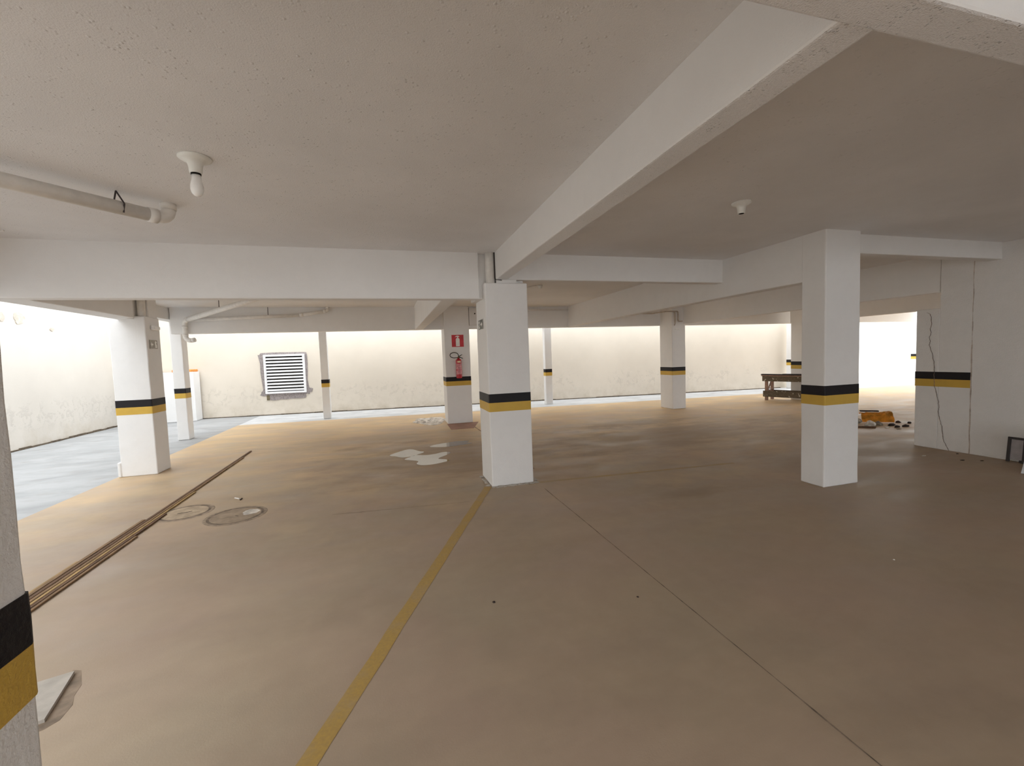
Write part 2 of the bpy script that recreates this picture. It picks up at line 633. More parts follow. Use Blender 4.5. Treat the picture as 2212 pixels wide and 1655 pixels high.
# the crack: pixel-traced heights on the wall face
crack = [(4.30, 1.905), (4.262, 1.88), (4.243, 1.83), (4.242, 1.74), (4.255, 1.68), (4.243, 1.62), (4.262, 1.56), (4.252, 1.50), (4.262, 1.45), (4.238, 1.37), (4.215, 1.27), (4.196, 1.17), (4.200, 1.09), (4.196, .98), (4.19, .87), (4.165, .76), (4.142, .66), (4.133, .58), (4.142, .52), (4.125, .42), (4.098, .33), (4.085, .22), (4.075, .13), (4.04, .06), (4.01, .0)]
bm = bmesh.new()
fine = []
for (ya, za), (yb, zb) in zip(crack, crack[1:]):
    for k in range(4):
        t = k / 4
        fine.append((ya + (yb - ya) * t + random.uniform(-.004, .004), za + (zb - za) * t))
fine.append(crack[-1])
for i, ((ya, za), (yb, zb)) in enumerate(zip(fine, fine[1:])):
    w1 = .0028 + .0016 * abs(noise.noise(Vector((i * .37, 0, 0))))
    plate(bm, [(ya - w1, za), (ya + w1, za), (yb + w1, zb), (yb - w1, zb)], (WX - .0035, 0, 0), (0, 1, 0), (0, 0, 1), -.001)
obj('crack', bm, simple('crack_shadow', (.20, .16, .14), .9, .1, var=.5, vs=30), wall_right)
# enclosing walls of the covered bay beyond the partition (seen only in slivers)
tag(box('wall_bay', WX + .16, 16.6, YBK, YBK + .2, 0, ZC, M['paint']), kind='structure')

# ------------------------------------------------------------------ beams
def beam(x0, x1, y0, y1, z0, label, mat='paint', z1=ZC + .02, seed=0, bev=.01):
    bm = wobbly_box(x0, x1, y0, y1, z0, z1, .0025, .35, bev, seed)
    o = obj('ceiling_beam', bm, M['paint'])
    if mat == 'soffit':
        o.data.materials.append(M['soffit'])
        for p in o.data.polygons:
            if p.normal.z < -.6: p.material_index = 1
    return tag(o, label, kind='structure')


XA1, XA1R, ZA1 = 1.227, 1.365, 2.377
beam(-3.56, 1.045, 4.894, 5.04, 2.165, 'deep white beam spanning from the open side to the exit-sign pillar', seed=1)
o = beam(XA1, XA1R, .90, 4.86, ZA1, 'slim beam running overhead towards the exit-sign pillar', 'soffit', seed=2)
beam(-1.2, 16.0, .82, .945, ZA1 - .002, 'cross beam right overhead', 'soffit', seed=3)
beam(1.365, 4.42, 4.866, 5.0, 2.380, 'beam between the two nearest pillars', seed=4)
beam(4.3555, 4.52, 3.55, 10.05, 2.186, 'beam running back from the tall foreground pillar', seed=5)
beam(4.835, WX + .02, 3.54, 3.68, 2.478, 'shallow beam between the foreground pillar and the partition wall', seed=6)
beam(7.325, 7.46, 4.16, 9.56, 2.170, 'beam running back above the partition wall', seed=7)
beam(10.975, 11.12, -1.0, 9.7, 2.155, 'beam above the workbench pillar', seed=8)
beam(-4.05, 16.6, 10.05, 10.24, 2.175, 'long rear beam along the back of the slab', seed=9)
beam(.63, .81, 5.04, 10.06, 2.17, 'beam ending beside the extinguisher pillar', seed=10)
beam(-3.55, -3.265, 2.1, 7.10, 2.20, 'edge beam along the open side', seed=11)
beam(-3.55, -3.36, 7.10, 7.45, 2.20, 'edge beam end on the open-side pillar', seed=12)
beam(-4.27, -4.06, 7.4, 10.56, 2.45, 'upper edge beam between the two open-side pillars', seed=13)
beam(-2.1, 5.2, 12.42, 12.60, 2.45, 'outer eaves beam on the thin posts', z1=2.7, seed=14)

# ------------------------------------------------------------------ pillars
def pillar(x0, x1, y0, y1, top, label, mat='paint', seed=0, bands=True, zoff=0.0):
    t = thing('concrete_pillar', label, 'pillar', ((x0 + x1) / 2, (y0 + y1) / 2, 0), 'striped concrete pillars', 'thing')
    amp = .0035 if mat == 'paint' else .006
    obj('shaft', wobbly_box(x0, x1, y0, y1, 0, top, amp, .1, .012, seed), M[mat], t)
    e = .002 if mat == 'paint' else .003
    for nm, a, b, mm in (('black_band', ZB, ZT, 'black'), ('yellow_band', ZL, ZB, 'yellow')):
        obj(nm, wobbly_box(x0 - e, x1 + e, y0 - e, y1 + e, a + zoff, b + zoff, amp, .05, .0125, seed, True), M[mm] if mat == 'paint' else M[mm + '_rough'], t)
    return t


P1 = pillar(1.091, 1.592, 4.817, 5.356, 2.3355, 'pillar with the small exit sign and a pipe stub on top', seed=1)
obj('neck', wobbly_box(1.03, 1.585, 4.95, 5.35, 2.17, ZC + .01, .002, .2, .01, 4), M['paint'], P1)
obj('bearing_pad', wobbly_box(1.235, 1.475, 4.85, 5.0, 2.3355, 2.381, .002, .2, .005, 4), M['paint'], P1)
# crumbled plaster at the foot
bm = bmesh.new()
rr = random.Random(3)
for x, y in [(1.09 - .03 + .02 * rr.random(), 4.9 + i * .05) for i in range(9)] + [(1.10 + i * .045, 4.80 - .015 * rr.random()) for i in range(11)] + [(1.60 + .03 * rr.random(), 4.80 + i * .03) for i in range(8)]:
    s = .012 + .016 * rr.random()
    t = bmesh.new()
    bmesh.ops.create_icosphere(t, subdivisions=1, radius=s)
    for v in t.verts: v.co += Vector((rr.uniform(-1, 1), rr.uniform(-1, 1), rr.uniform(-1, 1))) * s * .35
    join(bm, t, Matrix.Translation((x, y, .002)) @ Matrix.Diagonal((1.5, 1.2, .55, 1)))
tag(obj('plaster_crumbs', bm, M['board'], P1), kind='stuff')

P2 = pillar(4.3525, 4.8346, 3.4376, 3.7091, ZC + .01, 'tall foreground pillar standing free in front of the workbench', seed=2)
P3 = pillar(-3.6645, -3.2341, 7.2941, 7.6903, 2.245, 'pillar on the open side with a small emergency light', seed=3)
obj('neck', wobbly_box(-3.65, -3.245, 7.43, 7.68, 2.24, ZC + .01, .002, .2, .01, 4), M['paint'], P3)
box('plinth', -3.70, -3.655, 7.28, 7.68, 0, .21, M['paint'], P3, .012)
P4 = pillar(-4.2694, -4.0633, 10.5319, 10.7893, ZC + .01, 'slender pillar at the rear corner with a bent drainpipe', seed=4)
P6 = pillar(1.2673, 1.8451, 9.9434, 10.45, ZC + .01, 'pillar carrying the fire extinguisher', seed=6)
P8 = pillar(6.9869, 7.3829, 9.5486, 10.0656, ZC + .01, 'pillar with conduit pipes near its top, left of the workbench', seed=8)
P9 = pillar(10.9703, 11.45, 9.19, 9.6663, ZC + .01, 'pillar right behind the workbench', seed=9)
P5 = pillar(-1.731, -1.540, 12.5809, 12.77, 2.46, 'thin post between the louvred vent and the extinguisher pillar', seed=5, zoff=-.02)
P7 = pillar(4.5941, 4.8106, 12.3961, 12.58, 2.46, 'thin post behind the exit-sign pillar, in front of the boundary wall', seed=7)
P10 = pillar(13.84, 14.05, 12.19, 12.38, 2.46, 'thin bright post beyond the workbench pillar', seed=10, zoff=-.045)
P11 = pillar(20.17, 20.40, 12.19, 12.38, 2.46, 'farthest thin post in the glaring opening beside the partition wall', seed=11, zoff=-.045)
P0 = pillar(-1.15, -.694, .50, 1.055, ZC + .01, 'coarse-plastered pillar cut off by the picture edge, right beside the camera', 'paint_rough', seed=12)


# ------------------------------------------------------------------ signs and the extinguisher
# exit sign on the left face of P1 (x = 1.091, facing -x)
sg = thing('exit_sign', 'small dark exit sign with white running figure and arrow', 'sign', (1.085, 5.08, 1.83))
X_ = (1.085, 5.20, 1.83)          # local right runs towards -y when seen from the garage side
UX, UY = (0, -1, 0), (0, 0, 1)
obj('sign_board', plate(bmesh.new(), [(0, 0), (.235, 0), (.235, .115), (0, .115)], X_, UX, UY, .003), M['white'], sg)
bm = bmesh.new()
plate(bm, [(.003, .003), (.232, .003), (.232, .112), (.003, .112)], (1.0815, 5.20, 1.83), UX, UY, .001)
obj('sign_field', bm, M['signdark'], sg)
bm = bmesh.new()
W_ = (1.0803, 5.20, 1.83)
plate(bm, [(.02, .012), (.085, .012), (.085, .10), (.02, .10)], W_, UX, UY, .0008)                       # doorway
plate(bm, [(.125, .048), (.165, .048), (.165, .026), (.215, .058), (.165, .09), (.165, .068), (.125, .068)], W_, UX, UY, .0008)
obj('sign_arrow', bm, M['white'], sg)
bm = bmesh.new()
W2 = (1.0793, 5.20, 1.83)
plate(bm, [(.052 + .009 * math.cos(a), .090 + .009 * math.sin(a)) for a in [k * math.pi / 5 for k in range(10)]], W2, UX, UY, .0006)
plate(bm, [(.040, .078), (.062, .080), (.066, .052), (.083, .040), (.078, .033), (.056, .044), (.044, .020), (.030, .016), (.028, .024), (.037, .028), (.044, .052), (.034, .062), (.026, .052), (.021, .058), (.032, .072)], W2, UX, UY, .0006)
obj('running_figure', bm, M['signdark'], sg)

# extinguisher sign on P6 front (y = 9.943, facing -y)
yf = 9.938
sg = thing('extinguisher_sign', 'red square sign with white fire extinguisher pictogram', 'sign', (1.57, yf, 1.76))
obj('sign_board', plate(bmesh.new(), [(1.42, 1.75), (1.715, 1.75), (1.715, 2.045), (1.42, 2.045)], (0, yf, 0), (1, 0, 0), (0, 0, 1), .003), M['white'], sg)
obj('sign_field', plate(bmesh.new(), [(1.43, 1.76), (1.705, 1.76), (1.705, 2.035), (1.43, 2.035)], (0, yf - .0035, 0), (1, 0, 0), (0, 0, 1), .001), M['red'], sg)
bm = bmesh.new()
plate(bm, [(1.525, 1.775), (1.612, 1.775), (1.612, 1.935), (1.600, 1.955), (1.582, 1.965), (1.582, 1.985), (1.612, 1.992), (1.600, 2.008), (1.565, 2.018), (1.53, 2.008), (1.505, 1.985), (1.515, 1.978), (1.535, 1.992), (1.555, 1.985), (1.555, 1.965), (1.537, 1.955), (1.525, 1.935)], (0, yf - .0048, 0), (1, 0, 0), (0, 0, 1), .0008)
obj('pictogram', bm, M['white'], sg)

EX, EY = 1.557, 9.862
ex = thing('fire_extinguisher', 'red fire extinguisher with black hose hanging on the pillar', 'fire extinguisher', (EX, EY, 1.045))
bm = lathe(bmesh.new(), (EX, EY, 1.045), [(.055, 0), (.064, .006), (.067, .02), (.067, .395), (.062, .415), (.045, .432), (.024, .445), (.024, .46)], 28)
obj('cylinder_body', bm, M['extred'], ex, smooth=True)
for nm, za, zb, a0, a1, mm in (('maker_label', .20, .33, 200, 320, 'extlabel'), ('instruction_label', .09, .18, 200, 320, 'extlabel'), ('dated_sticker', .355, .395, 235, 300, 'cream')):
    bm = bmesh.new()
    N = 12
    ri = [[bm.verts.new((EX + .0678 * math.cos(math.radians(a0 + (a1 - a0) * k / N)), EY + .0678 * math.sin(math.radians(a0 + (a1 - a0) * k / N)), 1.045 + z)) for k in range(N + 1)] for z in (za, zb)]
    for k in range(N): bm.faces.new((ri[0][k], ri[0][k + 1], ri[1][k + 1], ri[1][k]))
    obj(nm, bm, M[mm], ex)
bm = lathe(bmesh.new(), (EX, EY, 1.50), [(.018, 0), (.02, .012), (.02, .035), (.012, .045)], 14)
obj('valve', bm, M['brass'], ex, smooth=True)
bm = bmesh.new()
tube(bm, [(EX, EY, 1.54), (EX + .04, EY - .01, 1.555), (EX + .085, EY - .015, 1.585)], [.011, .009, .006], 8)
tube(bm, [(EX, EY, 1.525), (EX + .05, EY - .01, 1.515), (EX + .10, EY - .015, 1.495)], [.011, .009, .007], 8)
obj('lever_handle', bm, M['rubber'], ex, smooth=True)
bm = bmesh.new()
hp = []
for k in range(25):
    a = math.radians(-60 + 300 * k / 24)
    hp.append((EX - .105 + .098 * math.cos(a) + (.05 if k in (0, 24) else 0), EY - .03, 1.568 + .058 * math.sin(a)))
hp = [(EX + .005, EY - .02, 1.53)] + [Vector((EX - .10 + .094 * math.cos(math.radians(a)), EY - .03, 1.572 + .06 * math.sin(math.radians(a)))) for a in range(20, 300, 14)] + [(EX - .03, EY - .03, 1.513), (EX + .03, EY - .03, 1.512)]
tube(bm, hp, .0085, 8)
obj('hose', bm, M['rubber'], ex, smooth=True)
box('wall_bracket', EX - .02, EX + .02, EY + .06, 9.941, 1.40, 1.44, M['extred'], ex, .002)

# faint exit sign and emergency light on P3's inner face (x = -3.234, facing +x)
xf = -3.2285
sg = thing('exit_sign', 'faded grey exit sign under the emergency light', 'sign', (xf, 7.46, 1.79))
obj('sign_board', plate(bmesh.new(), [(7.36, 1.795), (7.57, 1.795), (7.57, 1.915), (7.36, 1.915)], (xf, 0, 0), (0, 1, 0), (0, 0, 1), .003), M['signgrey'], sg)
bm = bmesh.new()
plate(bm, [(7.385, 1.85), (7.415, 1.815), (7.415, 1.84), (7.45, 1.84), (7.45, 1.865), (7.415, 1.865), (7.415, 1.89)], (xf + .0035, 0, 0), (0, 1, 0), (0, 0, 1), .001)
obj('sign_arrow', bm, M['white'], sg)
bm = bmesh.new()
plate(bm, [(7.50, 1.805), (7.55, 1.805), (7.55, 1.84), (7.53, 1.87), (7.55, 1.885), (7.53, 1.905), (7.50, 1.895)], (xf + .0035, 0, 0), (0, 1, 0), (0, 0, 1), .001)
obj('running_figure', bm, M['white'], sg)
em = thing('emergency_light', 'small white emergency light on the open-side pillar', 'emergency light', (xf, 7.51, 2.06))
box('housing', xf, xf + .03, 7.42, 7.60, 2.06, 2.125, M['vent'], em, .006)
box('lens', xf + .03, xf + .042, 7.45, 7.60, 2.07, 2.115, M['bulb'], em, .004)

# grey box on the rear beam beside the extinguisher pillar
bxx = thing('junction_box', 'plain grey box on the rear beam behind the exit-sign pillar', 'junction box', (1.98, 10.0, 2.25))
box('housing', 1.865, 2.10, 9.99, 10.052, 2.25, 2.655, M['paint'], bxx, .006)
obj('knockout', lathe(bmesh.new(), (0, 0, 0), [(.016, 0), (.016, .004)], 12), M['dark'], bxx)
kn = bxx.children[-1]
kn.rotation_euler = (math.pi / 2, 0, 0)
kn.location = Vector((2.0, 9.99, 2.52)) - bxx.location

# ------------------------------------------------------------------ louvred vent in the boundary wall
def wp(s, z, d=0.0):
    """point on the boundary wall: s metres along x, z up, d out of the wall"""
    p = wall_pt(s) + wn * d
    return Vector((p.x, p.y, z))


def wplate(bm, poly, d0, t):
    a = [bm.verts.new(wp(x, z, d0)) for x, z in poly]
    b = [bm.verts.new(wp(x, z, d0 + t)) for x, z in poly]
    n = len(poly)
    bm.faces.new(a)
    bm.faces.new(b)
    for i in range(n):
        bm.faces.new((a[i], a[(i + 1) % n], b[(i + 1) % n], b[i]))


def ragged(poly, n=7, amp=.022, seed=0):
    out = []
    rr = random.Random(seed)
    for i, (x, z) in enumerate(poly):
        x2, z2 = poly[(i + 1) % len(poly)]
        for k in range(n):
            t = k / n
            out.append((x + (x2 - x) * t + rr.uniform(-amp, amp), z + (z2 - z) * t + rr.uniform(-amp, amp)))
    return out


vt = thing('louvred_vent', 'white louvred vent set in rough grey mortar on the boundary wall', 'vent', wp(-2.96, .45))
bm = bmesh.new()
wplate(bm, ragged([(-3.68, .60), (-3.45, .56), (-2.36, .58), (-2.22, .67), (-2.20, .76), (-2.33, .78), (-2.33, 1.79), (-2.36, 1.86), (-3.58, 1.86), (-3.66, 1.80), (-3.60, .78)], 4, .018, 1), .0, .012)
obj('mortar_surround', bm, M['mortar'], vt)
bm = bmesh.new()
wplate(bm, ragged([(-3.47, .44), (-2.42, .48), (-2.40, .62), (-3.50, .60)], 6, .014, 2), .001, .016)
obj('mortar_patch', bm, M['mortar'], vt)
bm = bmesh.new()
wplate(bm, [(-3.505, .45), (-3.42, .45), (-3.42, .60), (-3.505, .60)], .0175, .002)
obj('patch_gap', bm, simple('gap_brown', (.17, .14, .09), .9, .1), vt)
VX0, VX1, VZ0, VZ1 = -3.515, -2.385, .645, 1.80
bm = bmesh.new()
wplate(bm, [(VX0 + .03, VZ0 + .03), (VX1 - .03, VZ0 + .03), (VX1 - .03, VZ1 - .03), (VX0 + .03, VZ1 - .03)], .013, .002)
obj('dark_back', bm, M['dark'], vt)
fr = bpy.data.objects.new('frame', None)
bm = bmesh.new()
T = .055
for q in ([(VX0, VZ0), (VX0 + T, VZ0), (VX0 + T, VZ1), (VX0, VZ1)], [(VX1 - T, VZ0), (VX1, VZ0), (VX1, VZ1), (VX1 - T, VZ1)],
          [(VX0 + T, VZ0), (VX1 - T, VZ0), (VX1 - T, VZ0 + T), (VX0 + T, VZ0 + T)], [(VX0 + T, VZ1 - T), (VX1 - T, VZ1 - T), (VX1 - T, VZ1), (VX0 + T, VZ1)]):
    wplate(bm, q, .013, .055)
obj('frame', bm, M['vent'], vt)
bpy.data.objects.remove(fr)
NS = 11
za, zb = VZ0 + T + .02, VZ1 - T - .005
for i in range(NS):
    z = za + (zb - za) * (i + .5) / NS
    h = (zb - za) / NS
    bm = bmesh.new()
    A = [wp(VX0 + T, z - h * .42, .066), wp(VX1 - T, z - h * .42, .066), wp(VX1 - T, z + h * .10, .022), wp(VX0 + T, z + h * .10, .022)]
    dz = Vector((0, 0, -.004)) - wn * .004
    va = [bm.verts.new(p) for p in A]
    vb = [bm.verts.new(p + dz) for p in A]
    bm.faces.new(va)
    bm.faces.new(vb)
    for k in range(4): bm.faces.new((va[k], va[(k + 1) % 4], vb[(k + 1) % 4], vb[k]))
    obj('slat', bm, M['vent'], vt)
bm = bmesh.new()
wplate(bm, [(VX0 + .015, 1.185), (VX0 + .085, 1.185), (VX0 + .085, 1.21), (VX0 + .015, 1.21)], .068, .012)
obj('latch', bm, M['vent'], vt)

# plaster scars on the left boundary wall
wl = bpy.data.objects['wall_left']
for i, (cy, cz, ry, rz) in enumerate(((10.72, 2.60, .07, .09), (11.13, 2.62, .13, .12), (12.0, 2.45, .06, .04))):
    bm = bmesh.new()
    plate(bm, [(y, z) for y, z in blob_poly(cy, cz, ry, rz, 22, .35, i + 2)], (-7.047, 0, 0), (0, 1, 0), (0, 0, 1), .012)
    obj('plaster_patch', bm, simple('grey_plaster_scar', (.56, .50, .43), .9, .1, var=.15, bump=.3), wl)

# low box in the corner with an orange tile on top
lb = thing('low_wall_box', 'low white masonry box in the far corner, orange tile on its top', 'masonry box', (-5.55, 14.35, 0))
obj('masonry', wobbly_box(-6.4, -5.24, 14.12, 14.56, 0, 1.385, .006, .2, .015, 9), M['paint'], lb)
box('orange_tile', -5.75, -5.25, 14.14, 14.5, 1.385, 1.455, M['orange'], lb, .01)

# ------------------------------------------------------------------ pipes, lamps
def pipe(name, label, pieces, r, mat='pvc', collars=(), group=None, cat='pipe'):
    pts0 = Vector(pieces[0][0])
    t = thing(name, label, cat, pts0, group)
    for i, pts in enumerate(pieces):
        bm = tube(bmesh.new(), pts, r, 16)
        obj('pipe_run' if len(pts) == 2 else 'elbow', bm, M[mat], t, smooth=True)
    for a, b in collars:
        bm = tube(bmesh.new(), [a, b], r * 1.14, 16)
        obj('collar', bm, M[mat], t, smooth=True)
    return t


# drain under the slab, left of the bulb
d = Vector((.665, .747, 0)).normalized()
e = Vector((-1.475, 3.735, 2.575))
s0 = e - d * 2.0
el = arc(e - d * .06, e + d * .02, e + d * .02 + Vector((0, 0, .07)), 6)
pt = pipe('drain_pipe', 'thick white drainpipe slung under the ceiling near the bulb', [[s0, e - d * .06], el, [el[-1], el[-1] + Vector((0, 0, .06))]], .044,
          collars=[(e - d * .11, e - d * .055), (el[-1] - Vector((0, 0, .005)), el[-1] + Vector((0, 0, .05)))])
h = e - d * .28
bm = bmesh.new()
tube(bm, [h + Vector((0, 0, .105)), h - d.cross(Vector((0, 0, 1))) * .048 + Vector((0, 0, .02)), h - d.cross(Vector((0, 0, 1))) * .03 - Vector((0, 0, .035))], .005, 8)
tube(bm, [h + Vector((0, 0, .105)), h + d.cross(Vector((0, 0, 1))) * .048 + Vector((0, 0, .02)) + d * .02, h + d.cross(Vector((0, 0, 1))) * .03 - Vector((0, 0, .035)) + d * .02], .005, 8)
obj('strap_hanger', bm, M['wire'], pt)
# hook in the ceiling
hk = tag(obj('ceiling_hook', tube(bmesh.new(), [(-2.95, 4.55, 2.70), (-2.95, 4.55, 2.665), (-2.93, 4.545, 2.65), (-2.91, 4.54, 2.655)], .006, 8), M['pvc']), 'tiny hook in the ceiling beside the deep beam', 'hook')

# pipe stub on the exit-sign pillar, and on the open-side pillar
pipe('pipe_stub', 'short vertical pipe on top of the exit-sign pillar', [[(1.172, 4.885, 2.336), (1.172, 4.885, ZC + .01)]], .052)
pipe('pipe_stub', 'short vertical pipe on top of the open-side pillar', [[(-3.292, 7.36, 2.246), (-3.292, 7.36, ZC + .01)]], .046)
# thin dark gap conduit beside the stub
tag(obj('black_cable', tube(bmesh.new(), [(1.222, 4.85, ZC), (1.222, 4.85, 2.40), (1.226, 4.85, 2.378), (1.30, 4.85, 2.372)], .006, 8), M['wire']), 'thin black cable between the pipe stub and the slim beam', 'cable')

# rear corner drains
k0 = Vector((-3.775, 9.98, 2.425))
a0 = Vector((-1.30, 7.0, 2.60))
dirA = (a0 - k0).normalized()
down = arc(k0 + dirA * .10, k0, k0 + Vector((0, 0, -.10)), 6)
low = arc((-3.775, 9.98, 2.13), (-3.775, 9.98, 2.03), (-3.66, 9.96, 2.035), 7)
rise = arc((-1.20, 9.985, 2.595), (-1.17, 9.985, 2.60), (-1.17, 9.985, 2.64), 5)
dp = pipe('drain_pipe', 'white drainpipes meeting at the slender corner pillar and turning down it',
          [[k0 + dirA * .10, a0], down, [down[-1], low[0]], low, [low[-1], low[-1] + Vector((.05, -.01, .012))]], .043,
          collars=[(k0 + dirA * .09, k0 + dirA * .2), ((-3.775, 9.98, 2.27), (-3.775, 9.98, 2.32)), ((-3.775, 9.98, 2.12), (-3.775, 9.98, 2.16))])
for pts in ([(-3.70, 9.985, 2.43), (-1.68, 9.985, 2.515)], [(-1.68, 9.985, 2.515), (-1.20, 9.985, 2.595)], rise, [rise[-1], Vector((-1.17, 9.985, ZC + .01))]):
    obj('pipe_run' if len(pts) == 2 else 'elbow', tube(bmesh.new(), pts, .034, 16), M['pvc'], dp, smooth=True)
for a_, b_ in (((-1.71, 9.985, 2.513), (-1.64, 9.985, 2.523)), ((-1.25, 9.985, 2.587), (-1.20, 9.985, 2.595))):
    obj('collar', tube(bmesh.new(), [a_, b_], .04, 16), M['pvc'], dp, smooth=True)
for x_, y_, z_ in ((-2.3, 9.985, 2.49), (-2.79, 8.80, 2.5)):
    obj('hanger', tube(bmesh.new(), [(x_, y_, z_), (x_, y_, ZC)], .006, 8), M['wire'], dp)
pipe('conduit', 'thin conduit along the rear beam right of the exit-sign pillar', [[(2.105, 10.025, 2.61), (4.35, 10.025, 2.60)]], .018)
# conduit run above the pillar left of the workbench
y8 = 9.515
q = thing('conduit', 'conduit bends on the pillar left of the workbench', 'pipe', (7.1, y8, 2.2))
bm = bmesh.new()
tube(bm, [(4.55, 10.01, 2.49), (6.72, 10.01, 2.49)] + [(6.75, 9.9, 2.49), (6.80, y8, 2.49), (7.11, y8, 2.49)] + arc((7.11, y8, 2.49), (7.15, y8, 2.49), (7.15, y8, 2.45), 4) + arc((7.15, y8, 2.28), (7.15, y8, 2.24), (7.19, y8, 2.24), 4) + [(7.27, y8, 2.24)], .016, 10)
obj('pipe_run', bm, M['conduit'], q, smooth=True)
bm = bmesh.new()
tube(bm, arc((7.03, y8, 2.46), (7.06, y8, 2.46), (7.06, y8, 2.43), 3) + arc((7.06, y8, 2.20), (7.06, y8, 2.16), (7.035, y8, 2.14), 4), .014, 10)
obj('pipe_run', bm, M['conduit'], q, smooth=True)
box('switch_plate', 7.075, 7.20, 9.535, 9.548, 2.03, 2.06, M['pvc'], q, .003)


def lamp(x, y, label, R, with_bulb):
    t = thing('ceiling_lamp', label, 'lamp', (x, y, ZC - .2), 'lamp holders on the ceiling')
    bm = lathe(bmesh.new(), (x, y, ZC), [(R, 0), (R, -.008), (R * .82, -.018), (R * .5, -.030), (R * .42, -.05), (R * .38, -.085), (R * .34, -.088)], 28)
    obj('rose', bm, M['lampwhite'], t, smooth=True)
    if with_bulb:
        obj('socket_gap', lathe(bmesh.new(), (x, y, ZC - .098), [(R * .31, 0), (R * .31, .012)], 20), M['dark'], t)
        bm = lathe(bmesh.new(), (x, y, ZC - .098), [(R * .29, 0), (R * .30, -.03), (R * .34, -.04), (R * .40, -.06), (R * .40, -.08), (R * .33, -.10), (R * .2, -.112), (R * .05, -.117)], 24)
        obj('bulb', bm, M['bulb'], t, smooth=True)
    else:
        obj('socket_gap', lathe(bmesh.new(), (x, y, ZC - .0885), [(R * .28, 0), (R * .28, .001)], 20), M['dark'], t)
    return t


lamp(-.985, 2.905, 'white lamp holder with a screwed-in bulb', .082, True)
lamp(2.83, 2.95, 'white lamp holder without a bulb', .075, False)
lp = thing('ceiling_lamp', 'small bare lamp holder on a stub of cable behind the exit-sign pillar', 'lamp', (2.53, 7.1, 2.6), 'lamp holders on the ceiling')
obj('rose', lathe(bmesh.new(), (2.54, 7.0, ZC), [(.045, 0), (.045, -.02), (.03, -.045), (.028, -.06)], 18), M['lampwhite'], lp, smooth=True)
obj('cable', tube(bmesh.new(), [(2.48, 7.0, 2.668), (2.36, 7.2, 2.672), (2.25, 7.35, 2.672)], .012, 8), M['pvc'], lp)

# ------------------------------------------------------------------ floor markings and covers
fl = bpy.data.objects['floor']


def strip(name, pts, w0, w1, z, mat, wob=.0, n=30, seed=0):
    a, b = Vector(pts[0]), Vector(pts[1])
    dd = (b - a).normalized()
    nn = Vector((-dd.y, dd.x))
    bm = bmesh.new()
    L_, R_ = [], []
    for i in range(n + 1):
        t = i / n
        p = a + (b - a) * t
        w = (w0 + (w1 - w0) * t) / 2
        s1 = noise.noise(Vector((t * 23, seed, 0))) * wob
        s2 = noise.noise(Vector((t * 23, seed + 9, 0))) * wob
        c = noise.noise(Vector((t * 6, seed + 5, 0))) * wob
        L_.append(bm.verts.new((*(p + nn * (w + s1 + c)), z)))
        R_.append(bm.verts.new((*(p - nn * (w + s2 - c)), z)))
    for i in range(n):
        bm.faces.new((L_[i], L_[i + 1], R_[i + 1], R_[i]))
    return bm


obj('bay_line', strip('', [(1.045, 4.85), (-1.30, -.38)], .082, .082, .0015, None, .006, 60), M['line'], fl)
obj('bay_line', strip('', [(1.66, 4.79), (4.30, 4.62)], .06, .05, .0012, None, .004), M['line_faint'], fl)
obj('floor_joint', strip('', [(1.63, 4.55), (1.605, -1.5)], .006, .006, .0012, None, .003, 90, 3), M['seam'], fl)
obj('floor_joint', strip('', [(1.75, 9.4), (1.80, 5.4)], .02, .01, .0012, None, .012, 40, 5), M['seam'], fl)
obj('floor_joint', strip('', [(-.6, 4.55), (.75, 4.42)], .006, .004, .0012, None, .004, 30, 8), M['seam'], fl)
obj('extinguisher_bay', prism(bmesh.new(), [(1.24, 9.94), (1.22, 9.1), (1.70, 9.08), (1.98, 9.94)], 0, .0018), M['redfloor'], fl)

# manhole covers
for i, (cx, cy, R, lab) in enumerate(((-2.10, 5.20, .225, 'round flush inspection cover with a slot, partly under the laths'), (-1.545, 4.90, .245, 'round worn inspection cover with a pale patch, beside the bay line'))):
    t = thing('inspection_cover', lab, 'inspection cover', (cx, cy, 0), 'round floor covers')
    obj('rim', lathe(bmesh.new(), (cx, cy, 0), [(R + .035, 0), (R + .03, .0022), (R, .0022), (R, .0008)], 40), M['iron'], t)
    bm = lathe(bmesh.new(), (cx, cy, 0), [(R + .004, .0015), (R + .004, .0028)], 40)
    obj('joint_ring', bm, M['seam'], t)
    obj('lid', lathe(bmesh.new(), (cx, cy, 0), [(R - .012, 0), (R - .012, .0026), (R - .03, .003), (.01, .003)], 40), simple('lid_%d' % i, ((.44, .345, .245), (.33, .255, .185))[i], .8, .2, var=.2, vs=10, bump=.3), t)
    if i == 0:
        obj('lifting_slot', strip('', [(cx - .06, cy - .02), (cx + .06, cy + .015)],   .016, .016, .0033, None, .003, 8), M['dark'], t)
    else:
        obj('worn_patch', prism(bmesh.new(), blob_poly(cx + .12, cy + .06, .075, .085, 20, .3, 3), .002, .004), M['chalk'], t)
        obj('lifting_slot', strip('', [(cx + .0, cy - .01), (cx + .035, cy - .05)], .02, .02, .0045, None, .004, 8), M['seam'], t)

